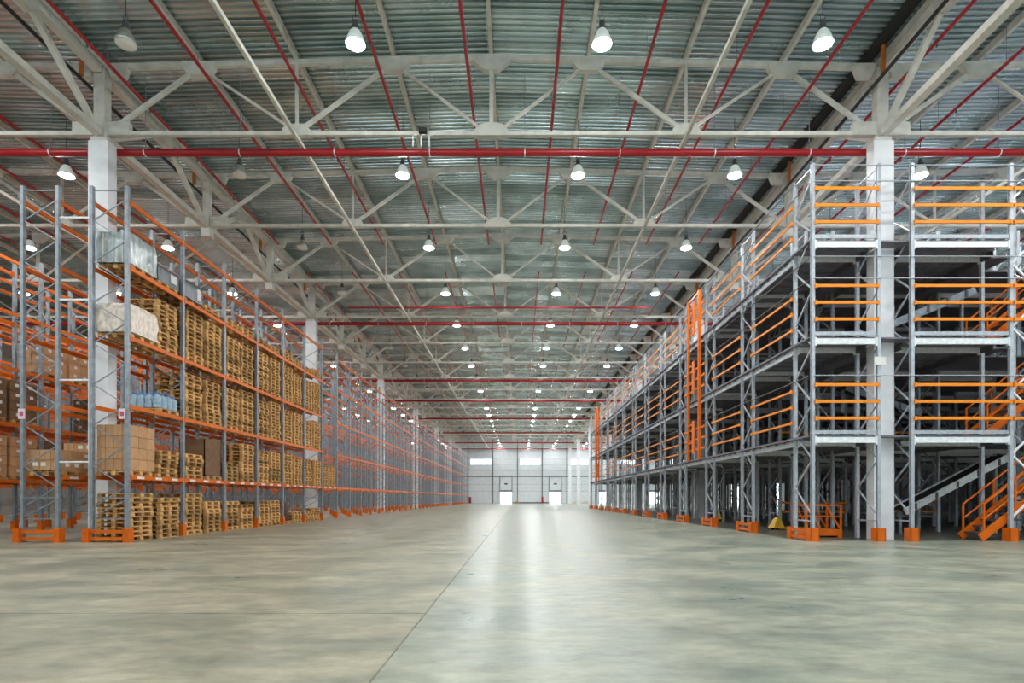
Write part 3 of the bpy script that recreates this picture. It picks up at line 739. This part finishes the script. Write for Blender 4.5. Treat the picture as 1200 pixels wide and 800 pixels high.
# brown roll and bottles
t = thing('wrapped_roll', 'dark red-brown wrapped roll on a pallet on the floor, fifth bay', 'roll', (xm_of('A'), slot_y(4, 0), PH + .001))
obj('roll_body', MB().lathe([(.0, 0), (.47, 0), (.49, .04), (.48, .5), (.49, .9), (.46, .98), (.1, 1.0), (.1, .9), (0, .9)], 24).mesh('roll_body', 'reddish'), t)
zb_ = shelf_z(2) + PH + .001
BM_ = MB().lathe([(0, 0), (.11, 0), (.125, .02), (.125, .10), (.118, .115), (.125, .13), (.125, .22), (.118, .235), (.125, .25), (.125, .33), (.10, .39), (.045, .43), (.032, .44), (.032, .47)], 14).mesh('bottle_body', 'bottle')
CM_ = MB().lathe([(.036, .45), (.038, .46), (.038, .505), (.030, .515), (0, .516)], 10).mesh('cap', 'blue_cap')
for j in range(4):
    for i in range(4):
        o = thing('water_bottle', 'big water bottle with blue cap, second shelf, %s row back, %s from left' % (ORD[j], ORD[i]), 'bottle', (xm_of('A') - .375 + i * .25, slot_y(0, 1) - .42 + j * .28, zb_), 'water bottles on the second shelf')
        obj('bottle_body', BM_, o); obj('cap', CM_, o)

# ------------------------------------------------------------------ mezzanine on the right
MY, MP, MD, MN = 17.05, 4.30, 1.06, 13
MX = [8.80, 10.77, 11.77, 14.73, 15.73, 18.70, 19.70, 22.66, 23.66, 26.6, 27.6, 30.6]
DL = [3.15, 6.10, 9.0]; MPT = 11.3
MEND = MY + MP * (MN - 1) + MD
mz = thing('mezzanine', 'three-storey grey steel mezzanine with orange guard rails', 'mezzanine', (MX[0], MY, 0))
def loc_(x, y, z=0): return (x - MX[0], y - MY, z)
MPOST = MB().chan((0, 0, .02), (0, 0, MPT), .10, .10, .022, 0, (0, 1, 0)).mesh('post', 'mezz_steel')
zz = [.75 + .85 * i for i in range(13)]
MBR = []
for i in range(len(zz) - 1):
    a = 0 if i % 2 == 0 else MD
    MBR.append(((0, a, zz[i]), (0, MD - a, zz[i + 1])))
MBR += [((0, 0, .6), (0, MD, .6)), ((0, 0, MPT - .1), (0, MD, MPT - .1))]
MBRM = [MB().bar(p, q, .04, .04).mesh('brace', 'mezz_steel') for p, q in MBR]
mfa = MB()
for a in (0, MD): mfa.chan((0, a, .02), (0, a, MPT), .10, .10, .022, 0, (0, 1, 0))
for p, q in MBR: mfa.bar(p, q, .04, .04)
MF_ALL = mfa.mesh('upright_frame', 'mezz_steel')
MFOOT = MB().bb(-.14, .14, -.14, -.10, 0, .40).bb(-.14, .14, .10, .14, 0, .40).bb(-.14, -.10, -.14, .14, 0, .40).bb(.10, .14, -.14, .14, 0, .40).mesh('post_protector', 'orange')
MGR = MB().bar((0, .14, 0), (0, MD, 0), .06, .09).mesh('guard_rail', 'orange')
MGB = MB().bb(-.17, -.08, MD - .02, MD + .22, 0, .38).mesh('guard_block', 'orange')
for n in range(MN):
    for xi, x in enumerate(MX):
        y = MY + MP * n
        if xi < 4 and n < 5:
            fr = obj('upright_frame', None, mz, loc_(x, y))
            for a in (0, MD): obj('post', MPOST, fr, (0, a, 0))
            for bm in (() if xi == 3 and n == 0 else MBRM): obj('brace', bm, fr)
        else: fr = obj('upright_frame', MF_ALL, mz, loc_(x, y))
        if xi == 0 or n == 0: obj('post_protector', MFOOT, fr)
        if xi == 0:
            for z in (.10, .29): obj('guard_rail', MGR, fr, (-.12, 0, z))
            obj('guard_block', MGB, fr)
pairs = [(8.80, 10.77), (11.77, 14.73), (15.73, 18.70), (19.70, 22.66), (23.66, 26.6), (27.6, 30.6)]
for pi_, (a, c) in enumerate(pairs):
    cbm = MB().bar((.06, 0, 0), (c - a - .06, 0, 0), .06, .17)
    cbm.bb(.05, .10, -.05, .05, -.14, .12).bb(c - a - .10, c - a - .05, -.05, .05, -.14, .12)
    me = cbm.mesh('cross_beam', 'pale_steel')
    for z in DL:
        if pi_ < 2:
            for n in range(MN):
                for q in (0, MD): obj('cross_beam', me, mz, loc_(a, MY + MP * n + q, z - .12))
        else:
            big = MB()
            for n in range(1 if pi_ == 2 else 0, MN):
                for q in (0, MD): big.bar((.06, MP * n + q, 0), (c - a - .06, MP * n + q, 0), .06, .17)
            tag(obj('cross_beam', big.mesh('cross_beam', 'pale_steel'), mz, loc_(a, MY, z - .12)), kind='stuff')
# decks: grating panels, one per bay and strip
strips = [(8.70, 10.72), (10.72, 11.82), (11.82, 14.68), (14.69, 15.77), (15.78, 19.69), (19.7, 23.66), (23.67, 30.7)]
for si, (a, c) in enumerate(strips):
    for z in DL:
        for n in range(MN):
            y0_ = MY + MP * n; y1_ = MY + MP * (n + 1) if n < MN - 1 else MEND
            d_b = MB().bb(0, c - a, 1.2 if n == 0 and si == 3 else 2.3 if n == 0 and si == 4 else .06 if n == 0 else 0, y1_ - y0_ - .01, -.02, .03)
            if si == 1 and n % 4 in (0,):      # leave room for the columns
                cx0, cx1 = XR - .36 - a, XR + .36 - a
                cy = [q for q in (COL_Y, COL_Y + 18, COL_Y + 36) if y0_ - .3 < q < y1_ + .3]
                if cy:
                    c0, c1 = cy[0] - .24 - y0_, cy[0] + .24 - y0_
                    d_b = MB().bb(0, c - a, .06, max(.07, c0), -.02, .03).bb(0, c - a, c1, y1_ - y0_ - .01, -.02, .03).bb(0, cx0, c0, c1, -.02, .03).bb(cx1, c - a, c0, c1, -.02, .03)
            if si < 3:
                q = .5
                while q < y1_ - y0_ and not (si == 1): d_b.bb(.02, c - a - .02, q, q + .04, -.09, -.02); q += .62
            obj('deck_panel', d_b.mesh('deck_panel', 'deck'), mz, loc_(a, y0_, z))
# deck edge beams running away from the camera
for x in (8.80, 10.72, 11.82, 14.68):
    for z in DL:
        obj('edge_beam', MB().chan((0, MD / 2 if x > 9 else MD + .06, 0), (0, MEND - MY, 0), .07, .19, .02, 0).mesh('edge_beam', 'dark' if x != 8.8 else 'mezz_steel'), mz, loc_(x + (.04 if x == 8.8 else 0), MY, z - .13))
# front fascia strip and guard rails facing the camera
RH = [.58, 1.08, 1.58]
def rail_x(a, c):
    r_ = MB().bar((.06, 0, 0), (c - a - .06, 0, 0), .04, .085)
    r_.bb(.03, .08, -.03, .03, -.065, .065).bb(c - a - .08, c - a - .03, -.03, .03, -.065, .065)
    return r_.mesh('rail', 'rail_orange')
for a, c in ((8.80, 10.77), (11.77, 14.73), (14.73, 18.70)):
    me = rail_x(a, c)
    for z in DL:
        for h in RH: obj('rail', me, mz, loc_(a, MY - .085, z + h - .06))
        if a < 14: obj('deck_fascia', MB().bb(.06, c - a - .06, -.03, .0, .0, .11).mesh('deck_fascia', 'mezz_steel'), mz, loc_(a, MY, z + .06))
ra = MB().bar((0, MD + .06, 0), (0, MP - .06, 0), .04, .065)
ra.bb(-.035, .035, MP - .09, MP - .03, -.06, .06).bb(-.035, .035, MD + .03, MD + .09, -.06, .06)
RAM = ra.mesh('rail', 'rail_orange')
for n in range(MN - 1):
    for z in DL:
        for h in RH: obj('rail', RAM, mz, loc_(8.80 - .09, MY + MP * n, z + h - .06))
for x0_, x1_ in ((11.77, 14.73), (15.73, 18.7)):
    me = rail_x(x0_, x1_)
    for z in DL + [0]:
        for h in (RH[0] + .1, RH[1]): obj('rail', me, mz, loc_(x0_, MY + MP * 2 - .09, z + h))
# tie wires across the front and along the aisle face
for z in (11.22, 10.75, 8.5, 7.85, 4.95):
    obj('tie_rod', MB().tube((0, 0, 0), (9.9, 0, 0), .016, 6).mesh('tie_rod', 'mezz_steel'), mz, loc_(8.8, MY - .07, z))
    obj('tie_rod', MB().tube((0, .1, 0), (0, MEND - MY, 0), .016, 6).mesh('tie_rod', 'dark'), mz, loc_(8.73, MY, z))
# zigzag bracing at the right end of the front
for i in range(11):
    a = i % 2
    obj('cross_brace', MB().bar((0 if a == 0 else 1.0, 0, .7 + i * .95), (1.0 if a == 0 else 0, 0, .7 + (i + 1) * .95), .05, .05).mesh('cross_brace', 'pale_steel'), mz, loc_(14.73, MY - .02, 0))
obj('post_plate', MB().box(0, -.08, 5.38, .34, .02, .24).mesh('post_plate', 'paper'), mz, loc_(10.77, MY, 0))

# stairs
def stair(x0, y0, z0, x1, z1, w, mk, name, label, rails=True, tread='dark'):
    t = thing(name, label, 'stairs' if name == 'stair_flight' else 'conveyor', (x0, y0, z0), 'orange stair flights' if name == 'stair_flight' else None)
    run, rise = x1 - x0, z1 - z0
    for a in (0, w): obj('stringer', MB().bar((0, a, .08), (run, a, rise + .08), .05, .24).mesh('stringer', mk), t)
    n = int(round(rise / .20))
    tm = MB().box(0, w / 2, 0, .27, w - .05, .035).mesh('tread', tread)
    for k in range(1, n): obj('tread', tm, t, (run * k / n, 0, rise * k / n + .03))
    if rails:
        for a in (0, w):
            for h in (.55, 1.0): obj('handrail', MB().tube((.1, a, h + .1), (run, a, rise + h), .028, 8).mesh('handrail', mk), t)
            for k in range(5):
                u = (.1 + k * (run - .2) / 4); zb2 = rise * u / run
                obj('baluster', MB().bar((u, a, zb2 + .05), (u, a, zb2 + 1.03), .045).mesh('baluster', mk), t)
    return t
stair(13.95, 17.2, 0, 18.0, DL[0], .80, 'orange', 'stair_flight', 'orange stair flight rising from floor at the right edge')
stair(15.0, 18.35, DL[0] + .04, 18.6, DL[1], .86, 'orange', 'stair_flight', 'orange stair flight rising from the first mezzanine deck')
stair(15.0, 18.35, DL[1] + .04, 18.6, DL[2], .86, 'orange', 'stair_flight', 'orange stair flight rising from the second mezzanine deck')
for i, z in enumerate(DL):
    tag(obj('landing', MB().bb(0, 1.6 if i == 0 else 1.0, 0, .95 if i == 0 else 2.06, -.06, .03).mesh('landing', 'deck'), mz, loc_(18.05 if i == 0 else 18.65, MY + .2, z)))
def conveyor(x0, y0, z0, x1, z1, label):
    t = thing('inclined_conveyor', label, 'conveyor', (x0, y0, z0), 'grey inclined conveyors')
    run, rise = x1 - x0, z1 - z0
    for a in (0, .8): obj('side_rail', MB().bar((0, a, 0), (run, a, rise), .05, .24).mesh('side_rail', 'pale_steel' if z0 < 2 else 'steel'), t)
    obj('belt', MB().bar((0, .4, .06), (run, .4, rise + .06), .74, .03).mesh('belt', 'rubber'), t)
    for k in range(5):
        u = run * (k + .5) / 5; obj('bracket', MB().box(u, -.04, rise * (k + .5) / 5, .07, .03, .22).mesh('bracket', 'dark'), t)
    for u in (.1, run - .15): obj('leg', MB().bb(u - .04, u + .04, .36, .44, -z0 + .0 if z0 < 2 else -.9, rise * u / run).mesh('leg', 'steel'), t)
conveyor(13.7, 20.2, .80, 17.4, 2.75, 'grey inclined conveyor under the mezzanine behind the orange stairs')
conveyor(12.6, 21.9, DL[1] - .55, 15.5, DL[1] - 1.55, 'grey sloping conveyor on the first mezzanine deck')
conveyor(12.2, 19.2, DL[1] + .9, 15.4, DL[2] - .7, 'grey inclined conveyor on the second mezzanine deck')

# orange lift gates in the aisle face
def gate(y0, y1, label):
    t = thing('lift_gate', label, 'lift gate', (8.66, y0, DL[0]), 'orange lift gates')
    w = y1 - y0; pm_ = MB().bar((0, 0, 0), (0, 0, 8.1), .13, .12).mesh('gate_post', 'orange')
    for a in (0, w): obj('gate_post', pm_, t, (0, a, 0))
    for i, z in enumerate((0.35, 3.3, 6.2)):
        obj('gate_panel', MB().bb(-.03, .03, w * .42, w * .62, z, z + 1.6).bb(-.02, .02, w * .62, w - .06, z + .5, z + .58).bb(-.02, .02, w * .62, w - .06, z + 1.4, z + 1.48).mesh('gate_panel', 'orange'), t)
    obj('gate_header', MB().bar((0, 0, 8.02), (0, w, 8.02), .08, .10).mesh('gate_header', 'orange'), t)
gate(27.3, 29.05, 'tall orange lift gate on the mezzanine aisle face, nearer one')
gate(61.6, 63.3, 'tall orange lift gate on the mezzanine aisle face, farther one')

# orange railed platform on the floor
t = thing('railed_platform', 'low orange platform with guard railing under the mezzanine front', 'platform', (10.0, 19.1, 0))
w, d = 1.2, .9
obj('platform_base', MB().bb(-w / 2, w / 2, -d / 2, d / 2, .06, .26).bb(-w / 2, -w / 2 + .15, -d / 2, d / 2, 0, .06).bb(w / 2 - .15, w / 2, -d / 2, d / 2, 0, .06).mesh('platform_base', 'orange'), t)
for a in (-w / 2 + .03, w / 2 - .03):
    for c in (-d / 2 + .03, d / 2 - .03): obj('post', MB().bar((a, c, .26), (a, c, 1.06), .055).mesh('post', 'orange'), t)
for c in (-d / 2 + .03, d / 2 - .03):
    obj('rail', MB().bar((-w / 2, c, 1.05), (w / 2, c, 1.05), .055).mesh('rail', 'orange'), t)
    obj('rail', MB().bar((-w / 2, c, .68), (w / 2, c, .68), .04).mesh('rail', 'orange'), t)
    obj('brace', MB().bar((-w / 2 + .1, c, 1.0), (-.1, c, .28), .045).mesh('brace', 'orange'), t)
    obj('brace', MB().bar((.1, c, 1.0), (w / 2 - .05, c, .28), .045).mesh('brace', 'orange'), t)
for a in (-w / 2 + .03, w / 2 - .03): obj('rail', MB().bar((a, -d / 2, 1.05), (a, d / 2, 1.05), .055).mesh('rail', 'orange'), t)
# pallet jacks
def jack(x, y, rz, s, mk, label):
    t = tag(obj('pallet_jack', None, None, (x, y, 0), rz), label, 'pallet jack', 'pallet jacks'); t.scale = (s, s, s)
    hood = MB().add([(-.30, -.26, .10), (.22, -.26, .10), (.22, .26, .10), (-.30, .26, .10), (-.10, -.14, .50), (.08, -.14, .50), (.08, .14, .50), (-.10, .14, .50), (-.04, -.06, .60), (.04, -.06, .60), (.04, .06, .60), (-.04, .06, .60)],
                    [(3, 2, 1, 0), (0, 1, 5, 4), (1, 2, 6, 5), (2, 3, 7, 6), (3, 0, 4, 7), (4, 5, 9, 8), (5, 6, 10, 9), (6, 7, 11, 10), (7, 4, 8, 11), (8, 9, 10, 11)])
    obj('hood', hood.mesh('hood', mk), t)
    for a in (-.19, .19):
        obj('fork', MB().bb(.2, 1.3, a - .08, a + .08, .05, .12).mesh('fork', mk), t)
        obj('wheel', MB().tube((-.1, a - .03, .09), (-.1, a + .03, .09), .09, 12).mesh('wheel', 'rubber'), t)
        obj('roller', MB().tube((1.15, a - .05, .04), (1.15, a + .05, .04), .04, 10).mesh('roller', 'rubber'), t)
    obj('handle', MB().tube((-.02, 0, .55), (-.25, 0, 1.1), .02, 8).tube((-.25, -.14, 1.1), (-.25, .14, 1.1), .018, 8).mesh('handle', 'rubber'), t)
jack(10.42, 22.95, 0.1, .9, 'yellow', 'orange-yellow pallet jack on the floor behind the mezzanine guard')
jack(11.25, 32.3, 1.3, .95, 'bright_yellow', 'bright yellow pallet jack farther back under the mezzanine')
